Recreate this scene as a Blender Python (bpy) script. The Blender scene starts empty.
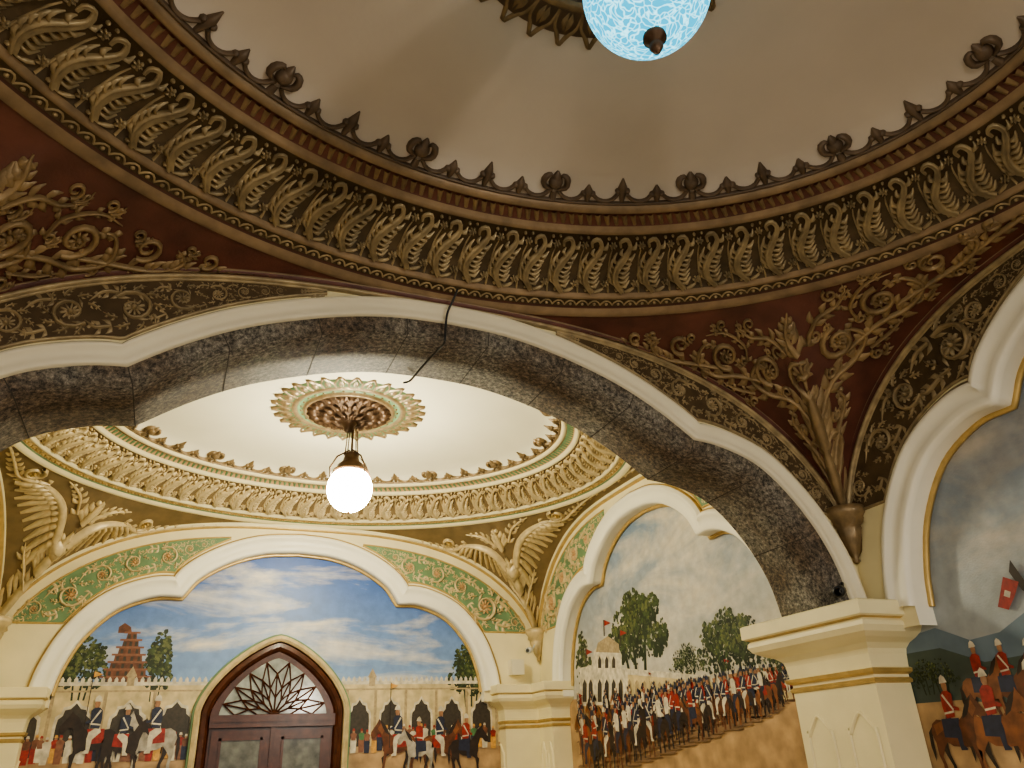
import bpy, math, random
import numpy as np
from mathutils import Matrix, Vector
random.seed(4); rng=np.random.RandomState(3)
E=1.55                       # eye height; all z below are measured from eye level
XC=1.42; HX=3.40; XW=XC+HX; XL=XC-HX
T=.60; RA=3.21; RB=2.70
HYN=2.72; HYF=2.72
YN=-2.72; YF=T+HYF; D=T+2*HYF
ZR=3.01; YCAM=-4.5; GX=.06
# ------------------------------------------------------------ camera
yaw,pitch,roll,fpx=.410,.457,-.045,767.7
cy,sy,cp,sp=math.cos(yaw),math.sin(yaw),math.cos(pitch),math.sin(pitch)
Fv=np.array([sy*cp,cy*cp,sp]);Ra=np.array([cy,-sy,0.]);Ua=np.array([-sy*sp,-cy*sp,cp])
Rv=Ra*math.cos(roll)+Ua*math.sin(roll); Uv=Ua*math.cos(roll)-Ra*math.sin(roll)
cam=bpy.data.cameras.new('camera'); co=bpy.data.objects.new('camera',cam); bpy.context.collection.objects.link(co)
cam.sensor_width=36; cam.lens=fpx/1024*36; cam.clip_start=.05
co.matrix_world=Matrix(((Rv[0],Uv[0],-Fv[0],0),(Rv[1],Uv[1],-Fv[1],YCAM),(Rv[2],Uv[2],-Fv[2],E),(0,0,0,1)))
bpy.context.scene.camera=co
def sight(px,py): return Fv*fpx+Rv*(px-512)+Uv*(384-py)
def onY(px,py,Y):           # survey: photo point -> (x,z) on wall plane y=Y
    r=sight(px,py);k=(Y-YCAM)/r[1];return (r[0]*k,r[2]*k)
def onX(px,py,X):
    r=sight(px,py);k=X/r[0];return (YCAM+r[1]*k,r[2]*k)
# ------------------------------------------------------------ materials
MC={}
def mat(name,col,rough=.6,metal=0.,var=.12,scale=6.,bump=.0,bscale=60.):
    if name in MC: return MC[name]
    m=bpy.data.materials.new(name);m.use_nodes=True;nt=m.node_tree;b=nt.nodes['Principled BSDF']
    b.inputs['Roughness'].default_value=rough;b.inputs['Metallic'].default_value=metal
    tc=nt.nodes.new('ShaderNodeTexCoord')
    n=nt.nodes.new('ShaderNodeTexNoise');n.inputs['Scale'].default_value=scale;n.inputs['Detail'].default_value=5
    nt.links.new(tc.outputs['Object'],n.inputs['Vector'])
    r=nt.nodes.new('ShaderNodeValToRGB');r.color_ramp.elements[0].position=.3;r.color_ramp.elements[1].position=.7
    r.color_ramp.elements[0].color=tuple(c*(1-var) for c in col)+(1,)
    r.color_ramp.elements[1].color=tuple(min(1,c*(1+var)) for c in col)+(1,)
    nt.links.new(n.outputs['Fac'],r.inputs['Fac']);nt.links.new(r.outputs['Color'],b.inputs['Base Color'])
    if bump>0:
        n2=nt.nodes.new('ShaderNodeTexNoise');n2.inputs['Scale'].default_value=bscale;n2.inputs['Detail'].default_value=4
        nt.links.new(tc.outputs['Object'],n2.inputs['Vector'])
        bp=nt.nodes.new('ShaderNodeBump');bp.inputs['Strength'].default_value=bump;bp.inputs['Distance'].default_value=.02
        nt.links.new(n2.outputs['Fac'],bp.inputs['Height']);nt.links.new(bp.outputs['Normal'],b.inputs['Normal'])
    MC[name]=m;return m
def granite():
    m=bpy.data.materials.new('granite');m.use_nodes=True;nt=m.node_tree;b=nt.nodes['Principled BSDF'];L=nt.links.new
    tc=nt.nodes.new('ShaderNodeTexCoord')
    n=nt.nodes.new('ShaderNodeTexNoise');n.inputs['Scale'].default_value=34;n.inputs['Detail'].default_value=8;n.inputs['Roughness'].default_value=.8
    L(tc.outputs['Object'],n.inputs['Vector'])
    r=nt.nodes.new('ShaderNodeValToRGB');e=r.color_ramp.elements
    e[0].position=.40;e[0].color=(.022,.021,.018,1);e[1].position=.68;e[1].color=(.52,.48,.40,1)
    a=e.new(.47);a.color=(.11,.10,.082,1);a=e.new(.55);a.color=(.22,.20,.165,1)
    L(n.outputs['Fac'],r.inputs['Fac'])
    n2=nt.nodes.new('ShaderNodeTexNoise');n2.inputs['Scale'].default_value=2.2;n2.inputs['Detail'].default_value=5
    L(tc.outputs['Object'],n2.inputs['Vector'])
    r2=nt.nodes.new('ShaderNodeValToRGB');r2.color_ramp.elements[0].position=.38;r2.color_ramp.elements[0].color=(.62,.50,.41,1);r2.color_ramp.elements[1].position=.6;r2.color_ramp.elements[1].color=(1,1,1,1)
    L(n2.outputs['Fac'],r2.inputs['Fac'])
    mx=nt.nodes.new('ShaderNodeMixRGB');mx.blend_type='MULTIPLY';mx.inputs[0].default_value=1
    L(r.outputs['Color'],mx.inputs[1]);L(r2.outputs['Color'],mx.inputs[2]);L(mx.outputs['Color'],b.inputs['Base Color'])
    bp=nt.nodes.new('ShaderNodeBump');bp.inputs['Strength'].default_value=.3;bp.inputs['Distance'].default_value=.01
    L(n.outputs['Fac'],bp.inputs['Height']);L(bp.outputs['Normal'],b.inputs['Normal']);b.inputs['Roughness'].default_value=.7
    return m
def skymat(name,low,high,cloud,z0,z1,cl0,cl1,sc=(.5,.5,1.3),off=(0,0,0)):
    m=bpy.data.materials.new(name);m.use_nodes=True;nt=m.node_tree;b=nt.nodes['Principled BSDF'];L=nt.links.new
    tc=nt.nodes.new('ShaderNodeTexCoord');sx=nt.nodes.new('ShaderNodeSeparateXYZ');L(tc.outputs['Object'],sx.inputs[0])
    mr=nt.nodes.new('ShaderNodeMapRange');mr.inputs[1].default_value=z0+E;mr.inputs[2].default_value=z1+E;L(sx.outputs[2],mr.inputs[0])
    g=nt.nodes.new('ShaderNodeValToRGB');g.color_ramp.elements[0].color=low+(1,);g.color_ramp.elements[1].color=high+(1,);L(mr.outputs[0],g.inputs[0])
    mp=nt.nodes.new('ShaderNodeMapping');mp.inputs['Scale'].default_value=sc;mp.inputs['Location'].default_value=off;L(tc.outputs['Object'],mp.inputs[0])
    n=nt.nodes.new('ShaderNodeTexNoise');n.inputs['Scale'].default_value=1.5;n.inputs['Detail'].default_value=8;n.inputs['Roughness'].default_value=.6;n.inputs['Distortion'].default_value=.4;L(mp.outputs[0],n.inputs['Vector'])
    r=nt.nodes.new('ShaderNodeValToRGB');r.color_ramp.elements[0].position=cl0;r.color_ramp.elements[0].color=(0,0,0,1);r.color_ramp.elements[1].position=cl1;r.color_ramp.elements[1].color=(1,1,1,1);L(n.outputs['Fac'],r.inputs[0])
    mx=nt.nodes.new('ShaderNodeMixRGB');L(r.outputs[0],mx.inputs[0]);L(g.outputs[0],mx.inputs[1]);mx.inputs[2].default_value=cloud+(1,)
    n4=nt.nodes.new('ShaderNodeTexNoise');n4.inputs['Scale'].default_value=9;n4.inputs['Detail'].default_value=6;L(tc.outputs['Object'],n4.inputs['Vector'])
    mx2=nt.nodes.new('ShaderNodeMixRGB');mx2.blend_type='OVERLAY';mx2.inputs[0].default_value=.3;L(mx.outputs[0],mx2.inputs[1]);L(n4.outputs['Fac'],mx2.inputs[2])
    L(mx2.outputs[0],b.inputs['Base Color']);b.inputs['Roughness'].default_value=.4
    n3=nt.nodes.new('ShaderNodeTexNoise');n3.inputs['Scale'].default_value=70;n3.inputs['Detail'].default_value=3;L(tc.outputs['Object'],n3.inputs['Vector'])
    bp=nt.nodes.new('ShaderNodeBump');bp.inputs['Strength'].default_value=.15;bp.inputs['Distance'].default_value=.01;L(n3.outputs['Fac'],bp.inputs['Height']);L(bp.outputs[0],b.inputs['Normal'])
    return m
GR=granite()
CREAM=mat('cream_paint',(.82,.73,.45),.5,0,.05,3,.05)
WHITE=mat('white_paint',(.86,.82,.68),.45,0,.03,3)
CREAM2=mat('pale_plaster',(.76,.70,.53),.6,0,.05,2)
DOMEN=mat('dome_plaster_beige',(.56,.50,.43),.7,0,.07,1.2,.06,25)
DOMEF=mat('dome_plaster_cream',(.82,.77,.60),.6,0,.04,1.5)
MAROON=mat('maroon_paint',(.125,.046,.031),.45,0,.35,4,.12)
MAROON2=mat('maroon_dark',(.08,.03,.02),.5,0,.2,6)
BRONZE=mat('bronze_ground',(.095,.066,.034),.5,.1,.3,8,.1)
GOLD=mat('antique_gold',(.38,.30,.175),.38,.3,.35,9,.15,80)
GOLDD=mat('antique_gold_dark',(.24,.17,.09),.36,.3,.3,12,.15,80)
GOLDP=mat('antique_gold_on_maroon',(.30,.215,.115),.40,.25,.35,7,.15,80)
GOLDS=mat('spandrel_gold',(.33,.255,.145),.4,.2,.3,9,.15,80)
SPGND=mat('spandrel_ground',(.10,.067,.034),.5,.1,.25,8,.1)
GOLDB=mat('bright_gold',(.55,.39,.15),.35,.35,.15,10)
TAN=mat('tan_moulding',(.28,.20,.12),.42,.2,.25,8)
CREST=mat('crest_umber',(.14,.10,.068),.45,.2,.25,10)
GREEN=mat('sage_green',(.15,.25,.13),.55,0,.15,6)
CRGOLD=mat('cream_gold',(.60,.48,.27),.40,.15,.18,10)
FARGND=mat('ochre_ground',(.21,.15,.075),.5,.05,.2,6)
PEACH=mat('peach_band',(.55,.34,.17),.5,0,.1,8)
DARKB=mat('dark_bronze',(.09,.05,.026),.4,.4,.3,12,.1)
JOINT=mat('joint_mortar',(.05,.045,.035),.9)
WOOD=mat('dark_wood',(.075,.024,.012),.25,0,.3,9)
GLASSP=mat('leaded_glass',(.30,.32,.29),.12,0,.4,7)
GLASSD=mat('door_pane_glass',(.13,.13,.11),.12,0,.5,9)
BLACK=mat('black_plastic',(.02,.02,.02),.4)
GREY=mat('grey_plastic',(.6,.6,.56),.4)
BRASS=mat('brass',(.5,.36,.14),.3,.9,.15,10)
FLOOR=mat('floor_stone',(.45,.38,.3),.35,0,.15,2)
# ------------------------------------------------------------ mesh kit
def cat(pts,n=12):
    P=np.array(pts,float)
    if len(P)<3:
        t=np.linspace(0,1,n)[:,None];return P[0]*(1-t)+P[-1]*t
    Q=np.vstack([2*P[0]-P[1],P,2*P[-1]-P[-2]]);out=[]
    m=len(P)-1
    for s in np.linspace(0,m-1e-9,n):
        i=int(s);t=s-i;a,b,c,d=Q[i:i+4]
        out.append(.5*((2*b)+(c-a)*t+(2*a-5*b+4*c-d)*t*t+(3*b-a-3*c+d)*t**3))
    return np.array(out)
def normals2(P,win=0):
    Tn=np.gradient(P,axis=0)
    if win:
        s=np.r_[0,np.cumsum(np.hypot(*np.diff(P,axis=0).T))]
        Tn=Tn/np.linalg.norm(Tn,axis=1)[:,None]
        W=np.exp(-((s[:,None]-s[None])/win)**2);dw=np.gradient(s)
        Tn=(W*dw[None])@Tn
    Tn=Tn/(np.linalg.norm(Tn,axis=1)[:,None]+1e-12)
    return np.stack([-Tn[:,1],Tn[:,0]],1)
class Mo:
    def __init__(s): s.V=[];s.F=[];s.M=[];s.n=0
    def raw(s,V,F,mi):
        V=np.asarray(V,float);s.V.append(V);s.F+= [tuple(i+s.n for i in f) for f in F];s.M+=[mi]*len(F) if np.isscalar(mi) else list(mi);s.n+=len(V)
    def grid(s,A,mi=0,close=False):
        n,m=A.shape[:2];F=[]
        mm=m if close else m-1; ms=[]
        for i in range(n-1):
            for j in range(mm):
                k=(j+1)%m;F.append((i*m+j,i*m+k,(i+1)*m+k,(i+1)*m+j));ms.append(mi if np.isscalar(mi) else mi[i])
        s.raw(A.reshape(-1,3),F,ms)
    def stroke(s,pts,w,h,mi=0,n=None,sec=5,base=0.):
        P=cat(pts,n or max(4,len(pts)*3));k=len(P)
        w=np.interp(np.linspace(0,1,k),np.linspace(0,1,len(w)),w) if not np.isscalar(w) else np.full(k,w)
        N=normals2(P)
        if sec==5: o=np.array([-1,-.65,0,.65,1]);hh=np.array([0,.8,1,.8,0])
        elif sec==6: o=np.array([-1,-.55,0,.55,1]);hh=np.array([0,1,.4,1,0])
        else: o=np.array([-1,0,1]);hh=np.array([0,1,0])
        A=np.zeros((k,len(o),3));A[:,:,:2]=P[:,None]+N[:,None]*(w[:,None]*o)[:,:,None]
        hs=h*np.clip(w/ (w.max()+1e-9),.25,1);A[:,:,2]=base+hs[:,None]*hh
        s.grid(A,mi)
    def disc(s,cx,cy,r,h,mi=0,n=12,base=0.):
        rs=[r,r*.8,r*.4,r*.02];hs=[0,.65,.95,1.];a=np.linspace(0,2*np.pi,n,endpoint=False)
        A=np.zeros((4,n,3))
        for i in range(4): A[i,:,0]=cx+rs[i]*np.cos(a);A[i,:,1]=cy+rs[i]*np.sin(a);A[i,:,2]=base+h*hs[i]
        s.grid(A,mi,True)
    def poly(s,pts,h,mi): s.raw([(p[0],p[1],h) for p in pts],[tuple(range(len(pts)))],mi)
    def spiral(s,cx,cy,r,turns,a0,d,w,h,mi=0):
        k=int(10*turns)+4;t=np.linspace(0,1,k);a=a0+d*t*turns*2*np.pi;rr=r*(1-.8*t)
        s.stroke(np.stack([cx+rr*np.cos(a),cy+rr*np.sin(a)],1),[w,w,w*.7,w*.8],h,mi,n=k)
    def acan(s,path,wd,nl,h,mi=0,lw=.3,n=12,sw=.16):
        P=cat(path,n);Tn=np.gradient(P,axis=0);Tn/=np.linalg.norm(Tn,axis=1)[:,None]+1e-9
        s.stroke(P,[wd*sw,wd*sw*1.2,wd*sw,wd*.05],h,mi,n=n)
        for i in range(nl):
            t=(i+.4)/nl;j=min(n-1,int(t*(n-1)));p=P[j];tg=Tn[j];ln=wd*(.55+.6*math.sin(math.pi*min(1,t*1.1+.1)))*(1-.35*t)
            for sd in (-1,1):
                nr=np.array([-tg[1],tg[0]])*sd
                s.stroke([p,p+nr*ln*.55+tg*ln*.2,p+nr*ln*.85+tg*ln*.75],[lw*wd*.5,lw*wd,lw*wd*.15],h*.8,mi,n=5,sec=3)
    def flower(s,cx,cy,r,k,h,mi=0,mi2=None):
        for i in range(k):
            a=2*math.pi*i/k;c,q=math.cos(a),math.sin(a)
            s.stroke([(cx+r*.2*c,cy+r*.2*q),(cx+r*.6*c,cy+r*.6*q),(cx+r*c,cy+r*q)],[r*.08,r*.24*8/k*.8,r*.1],h,mi,n=4,sec=3)
        s.disc(cx,cy,r*.3,h*1.4,mi if mi2 is None else mi2,8)
    def add(s,o,sc=1.,rot=0.,tr=(0,0),mir=False,hs=1.,ms=None,sy=None):
        V=np.vstack(o.V).copy()
        if mir: V[:,0]*=-1
        c,q=math.cos(rot),math.sin(rot);x=V[:,0]*sc;y=V[:,1]*(sc if sy is None else sy)
        V[:,0]=c*x-q*y+tr[0];V[:,1]=q*x+c*y+tr[1];V[:,2]*=hs
        s.raw(V,o.F,o.M if ms is None else ms)
    def box(s,x0,x1,y0,y1,z0,z1,mi=0):
        V=[(x,y,z) for x in (x0,x1) for y in (y0,y1) for z in (z0,z1)]
        s.raw(V,[(0,1,3,2),(4,6,7,5),(0,4,5,1),(2,3,7,6),(0,2,6,4),(1,5,7,3)],mi)
    def lathe(s,c,prof,mi=0,n=32):
        a=np.linspace(0,2*np.pi,n,endpoint=False);A=np.zeros((len(prof),n,3))
        for i,(r,z) in enumerate(prof): A[i,:,0]=c[0]+r*np.cos(a);A[i,:,1]=c[1]+r*np.sin(a);A[i,:,2]=z
        s.grid(A,mi,True)
    def rectprof(s,rc,prof,mi):
        x0,x1,y0,y1=rc;A=np.array([[(x0-o,y0-o,z),(x1+o,y0-o,z),(x1+o,y1+o,z),(x0-o,y1+o,z)] for o,z in prof],float)
        s.grid(A,mi,True)
        s.raw(A[-1],[(0,1,2,3)],mi if np.isscalar(mi) else mi[-1])
    def tube(s,pts,r,mi=0,n=8):
        P=np.array(pts,float);Tn=np.gradient(P,axis=0);A=np.zeros((len(P),n,3))
        for i,p in enumerate(P):
            t=Vector(Tn[i]).normalized();u=t.orthogonal().normalized();v=t.cross(u)
            for j in range(n):
                a=2*math.pi*j/n;A[i,j]=p+np.array(u*math.cos(a)+v*math.sin(a))*(r if np.isscalar(r) else r[i])
        s.grid(A,mi,True)
    def build(s,name,mats,surf=None,parent=None,smooth=True):
        V=np.vstack(s.V)
        if surf: V=surf(V[:,0],V[:,1],V[:,2])
        V=V.copy();V[:,2]+=E
        me=bpy.data.meshes.new(name);me.from_pydata(V.tolist(),[],s.F)
        for m in mats: me.materials.append(m)
        me.polygons.foreach_set('material_index',s.M)
        if smooth: me.polygons.foreach_set('use_smooth',[len(f)<=4 for f in s.F])
        me.update();o=bpy.data.objects.new(name,me);bpy.context.collection.objects.link(o)
        if parent: o.parent=parent
        return o
def empty(name):
    o=bpy.data.objects.new(name,None);bpy.context.collection.objects.link(o);o.empty_display_size=.1;return o
def planeY(Y,sg=-1): return lambda u,v,h: np.stack([u,np.full_like(u,Y)+sg*h,v],1)
def planeX(X,sg=-1): return lambda u,v,h: np.stack([np.full_like(u,X)+sg*h,u,v],1)
# elliptical cornice: d = inward (negative) offset from the outer ellipse RA x RB
def ringsurf(c,A,B):
    A=np.array(A,float);B=np.array(B,float);d=B-A;L=np.hypot(*d);d/=L;n=np.array([-d[1],d[0]]);dm=(A[0]+B[0])/2
    th=np.linspace(0,2*np.pi,1441);X=(RA+dm)*np.cos(th);Y=(RB+dm)*np.sin(th);s=np.r_[0,np.cumsum(np.hypot(np.diff(X),np.diff(Y)))];per=s[-1]
    def f(u,v,h):
        r=A[0]+d[0]*v+n[0]*h;z=A[1]+d[1]*v+n[1]*h;a=np.interp(np.mod(u,per),s,th)
        return np.stack([c[0]+(RA+r)*np.cos(a),c[1]+(RB+r)*np.sin(a),z],1)
    return f,L,per
# ------------------------------------------------------------ arch geometry
def ribz(s): return 1.55+1.43*np.clip(1-np.abs(np.asarray(s,float))**3,0,1)**.65
def half_to_full(c,sd):
    a=cat(c,26);b=cat(sd,26)[1:];h=np.vstack([a,b]);l=h[::-1].copy();l[:,0]*=-1
    return np.vstack([l[:-1],h])
PG=half_to_full([(0,2.69),(.4,2.67),(.8,2.59),(1.25,2.44),(1.6,2.26),(1.92,2.04)],[(1.92,2.04),(2.2,2.0),(2.5,1.88),(2.78,1.60),(2.97,1.27),(3.06,.90)])
PB=half_to_full([(0,2.64),(.45,2.60),(.85,2.47),(1.2,2.25),(1.38,2.01)],[(1.38,2.01),(1.7,2.0),(2.1,1.83),(2.4,1.5),(2.55,1.15),(2.6,.90)])
def scaled(P,k): Q=P.copy();Q[:,0]*=k;return Q
PR=scaled(PB,.86)
def offs(P,o,win=.12): return P+normals2(P,win)*o
def sweep(mo,P,sec,c0=0.,mi=0,win=.12):
    N=normals2(P,win);A=np.zeros((len(sec),len(P),3))
    for i,(o,h) in enumerate(sec):
        A[i,:,0]=P[:,0]+N[:,0]*o+c0;A[i,:,1]=P[:,1]+N[:,1]*o;A[i,:,2]=h
    mo.grid(A,mi)
def wallstrip(mo,P,half,c0,mi=0,shift=0.,low=-E):
    a=P[-1,0];xs=np.unique(np.r_[np.linspace(-half,half,121),P[:,0]+shift,-a+shift-1e-4,a+shift+1e-4]);xs=xs[abs(xs)<=half]
    top=ribz(abs(xs)/half)+.03;bot=np.where(abs(xs-shift)<=a,np.interp(xs-shift,P[:,0],P[:,1]),low)
    bot=np.minimum(bot,top-.001)
    A=np.zeros((2,len(xs),3));A[0,:,0]=xs+c0;A[1,:,0]=xs+c0;A[0,:,1]=bot;A[1,:,1]=top
    mo.grid(A,mi)
def reveal(mo,P,c0,depth,mi=0,low=-E,h0=0.):
    Q=np.vstack([[P[0,0],low],P,[P[-1,0],low]]);A=np.zeros((2,len(Q),3))
    A[:,:,0]=Q[:,0]+c0;A[:,:,1]=Q[:,1];A[0,:,2]=h0;A[1,:,2]=-depth;mo.grid(A,mi)
def scroll_unit(mi=0,mi2=0):
    m=Mo();m.spiral(0,0,.92,1.3,-2.2,1,.10,.26,mi)
    m.flower(0,0,.46,10,.24,mi2,mi2)
    for i in range(8):
        a=-2.0+i*.68;b=a+.5
        m.acan([(math.cos(a)*.9,math.sin(a)*.9),(1.15*math.cos(a+.25),1.15*math.sin(a+.25)),(1.35*math.cos(b),1.35*math.sin(b))],.26,2,.22,mi,n=6)
    for i in range(5):
        a=-2.2+i*1.1
        m.stroke([(math.cos(a)*.85,math.sin(a)*.85),(.68*math.cos(a+.3),.68*math.sin(a+.3)),(.55*math.cos(a+.7),.55*math.sin(a+.7))],[.04,.10,.02],.2,mi,n=5,sec=3)
    return m
def spandrel(surf,P,off,half,c0,shift,ground,relief,flow,edge,parent,margin=.04,x0=.5,top=.05):
    g=Mo();Q=offs(P,off)
    for sd in (-1,1):
        xs=np.linspace(x0,half*.985,90)
        sel=(Q[:,0]*sd>0);qx=abs(Q[sel,0]);qz=Q[sel,1];o=np.argsort(qx);qx=qx[o];qz=qz[o]
        xw=xs-sd*shift
        lo=np.interp(xw,qx,qz);lo=np.where(xw>qx.max(),1.4,lo)+margin
        rb=ribz(xs/half);up=rb-top*np.sqrt(1+np.clip(np.gradient(rb,xs),-3,0)**2)
        LO=np.maximum(lo,1.66);ok=up-LO>.015
        if ok.sum()<5: continue
        i0=np.argmax(ok);i1=len(ok)-np.argmax(ok[::-1]);X=xs[i0:i1];LO=LO[i0:i1];UP=np.maximum(up[i0:i1],LO+.004)
        A=np.zeros((2,len(X),3));A[0,:,0]=A[1,:,0]=X*sd+c0;A[0,:,1]=LO;A[1,:,1]=UP;A[:,:,2]=.006;g.grid(A,0)
        for Y in (LO,UP): g.stroke(np.stack([X*sd+c0,Y],1),.012,.018,3,n=len(X))
        U=scroll_unit(1,2);x=X[0];fl=False;xs_=[]
        while x<X[-1]:
            gap=np.interp(x,X,UP-LO);sl=np.interp(x,X,np.gradient((UP+LO)/2,X));hy=math.hypot(1,sl);r=gap/2/hy*.74
            if r<.03: x+=.03;continue
            xx=x+r/hy
            if xx>X[-1]: break
            gap=np.interp(xx,X,UP-LO);sl=np.interp(xx,X,np.gradient((UP+LO)/2,X));hy=math.hypot(1,sl);r=gap/2/hy*.72
            if r>.028:
                g.add(U,r,rot=(math.pi if fl else 0)+math.atan(sl)*sd,tr=(xx*sd+c0,np.interp(xx,X,(UP+LO)/2)),mir=(sd<0),hs=r)
                xn=xx+r*1.6/hy
                if xn<X[-1]:
                    gz=lambda xq,fr:np.interp(xq,X,LO)+fr*(np.interp(xq,X,UP)-np.interp(xq,X,LO))
                    for q in (.3,-.3):
                        g.acan([((xx+r*.9/hy)*sd+c0,gz(xx+r*.9/hy,.5+q)),((xn)*sd+c0,gz(xn,.5+q*1.1)),((xn+r*.5)*sd+c0,gz(xn+r*.5,.5+q*.6))],r*.5,3,r*.2,1,n=7)
                xs_.append(xx)
            fl=not fl;x=xx+max(r,.03)*1.75/hy
        for (xa,xb) in ((X[0]+.02,(xs_[0]-.12) if xs_ else X[-1]),((xs_[-1]+.12) if xs_ else X[0],X[-1]-.02)):
            if xb-xa>.12:
                t=np.linspace(xa,xb,5);g.acan(np.stack([t*sd+c0,np.interp(t,X,(UP+LO)/2)],1)[::(1 if xa<1.2 else -1)],.05,7,.02,1,n=16)
    return g.build('scroll_relief',[ground,relief,flow,edge],surf,parent)
# ------------------------------------------------------------ bay ceilings
def pend_z(dx,dy,hx,hy):
    r=np.hypot(dx,dy)+1e-9;c=abs(dx)/r;q=abs(dy)/r
    wx=hx/np.maximum(c,1e-6);wy=hy/np.maximum(q,1e-6);W=np.minimum(wx,wy)
    Re=1/np.sqrt((c/RA)**2+(q/RB)**2)
    s=np.where(wx<wy,W*q/hy,W*c/hx)
    t=np.clip((r-Re)/np.maximum(W-Re,1e-3),0,1)
    return ZR+(ribz(np.clip(s,0,1))-ZR)*t**1.15
def pendsurf(cx,cyy,hx,hy,sx,sgy):
    C=np.array([sx*hx,sgy*hy]);d=C/np.hypot(*C);p=np.array([-d[1],d[0]])*(sx*sgy)
    def f(u,v,h):
        u=np.where(u>0,u*.86,u*1.12)
        X=C[0]-d[0]*v+p[0]*u;Y=C[1]-d[1]*v+p[1]*u
        X=np.clip(X,-hx+.03,hx-.03);Y=np.clip(Y,-hy+.03,hy-.03)
        e=.01;z=pend_z(X,Y,hx,hy);gx=(pend_z(X+e,Y,hx,hy)-pend_z(X-e,Y,hx,hy))/(2*e);gy=(pend_z(X,Y+e,hx,hy)-pend_z(X,Y-e,hx,hy))/(2*e)
        gx=np.clip(gx,-2,2);gy=np.clip(gy,-2,2)
        n=np.stack([gx,gy,-np.ones_like(gx)],1);n/=np.linalg.norm(n,axis=1)[:,None]
        return np.stack([cx+X,cyy+Y,z],1)+n*(h+.004)[:,None]
    return f
def leaf_motif():
    m=Mo()
    m.stroke([(.02,.0),(.14,.2),(.13,.42),(.0,.62),(-.10,.8),(-.04,.94),(.07,.9),(.06,.8)],[.045,.06,.065,.055,.04,.035,.03,.02],.12,0,n=18,sec=6)
    for (x,y,ex,ey,mx_,my) in ((.10,.12,.22,.36,.22,.2),(.14,.3,.20,.56,.24,.42),(.08,.48,.12,.72,.18,.58),(-.02,.62,.02,.78,.06,.7),(.06,.12,-.10,.22,-.03,.12),(.10,.3,-.10,.36,0,.27),(.07,.46,-.13,.52,-.04,.44),(-.02,.62,-.19,.7,-.12,.6),(-.1,.78,-.21,.9,-.19,.8),(.13,.21,.24,.46,.25,.3),(.1,.38,.17,.64,.22,.5),(.09,.2,-.09,.29,-.01,.19),(.1,.38,-.1,.44,0,.35),(.03,.55,-.15,.61,-.07,.52)):
        m.stroke([(x,y),(mx_,my),(ex,ey)],[.02,.036,.008],.10,0,n=5,sec=3)
    m.flower(-.19,.16,.07,6,.08);m.stroke([(-.02,.0),(-.1,.03),(-.17,.08)],[.02,.03,.02],.07,0,n=5,sec=3)
    m.flower(.20,.84,.07,6,.08);m.stroke([(.25,.0),(.26,.3),(.25,.6),(.21,.76)],[.018,.014,.014,.01],.05,0,n=8,sec=3)
    m.disc(-.22,.96,.03,.06,0,6);m.disc(.15,.97,.025,.06,0,6);m.disc(.12,.04,.03,.06,0,6)
    return m
def crest_unit():
    m=Mo()
    def big(x):
        m.stroke([(x,.0),(x,.07)],[.03,.022],.03,0,n=4)
        m.disc(x,.14,.055,.05,0,12)
        for s in (-1,1):
            m.stroke([(x+s*.015,.08),(x+s*.08,.11),(x+s*.085,.17),(x+s*.05,.2),(x+s*.03,.18)],[.012,.022,.026,.016,.008],.04,0,n=10)
        m.stroke([(x,.15),(x,.20),(x,.235)],[.035,.03,.005],.045,0,n=6)
    def small(x,h):
        m.stroke([(x,0),(x,h*.6),(x,h)],[.014,.036,.004],.04,0,n=7)
        m.disc(x-.033,h*.5,.024,.035,0,8);m.disc(x+.033,h*.5,.024,.035,0,8)
    big(0);small(.25,.15);small(.5,.21);small(.75,.15)
    for i in range(4):
        a=i*.25;m.stroke([(a+.03,.085),(a+.07,.035),(a+.125,.018),(a+.18,.035),(a+.22,.075)],[.014]*5,.03,0,n=10)
    m.stroke([(0,.0),(1,.0)],[.014,.014],.03,0,n=6)
    return m
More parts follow.
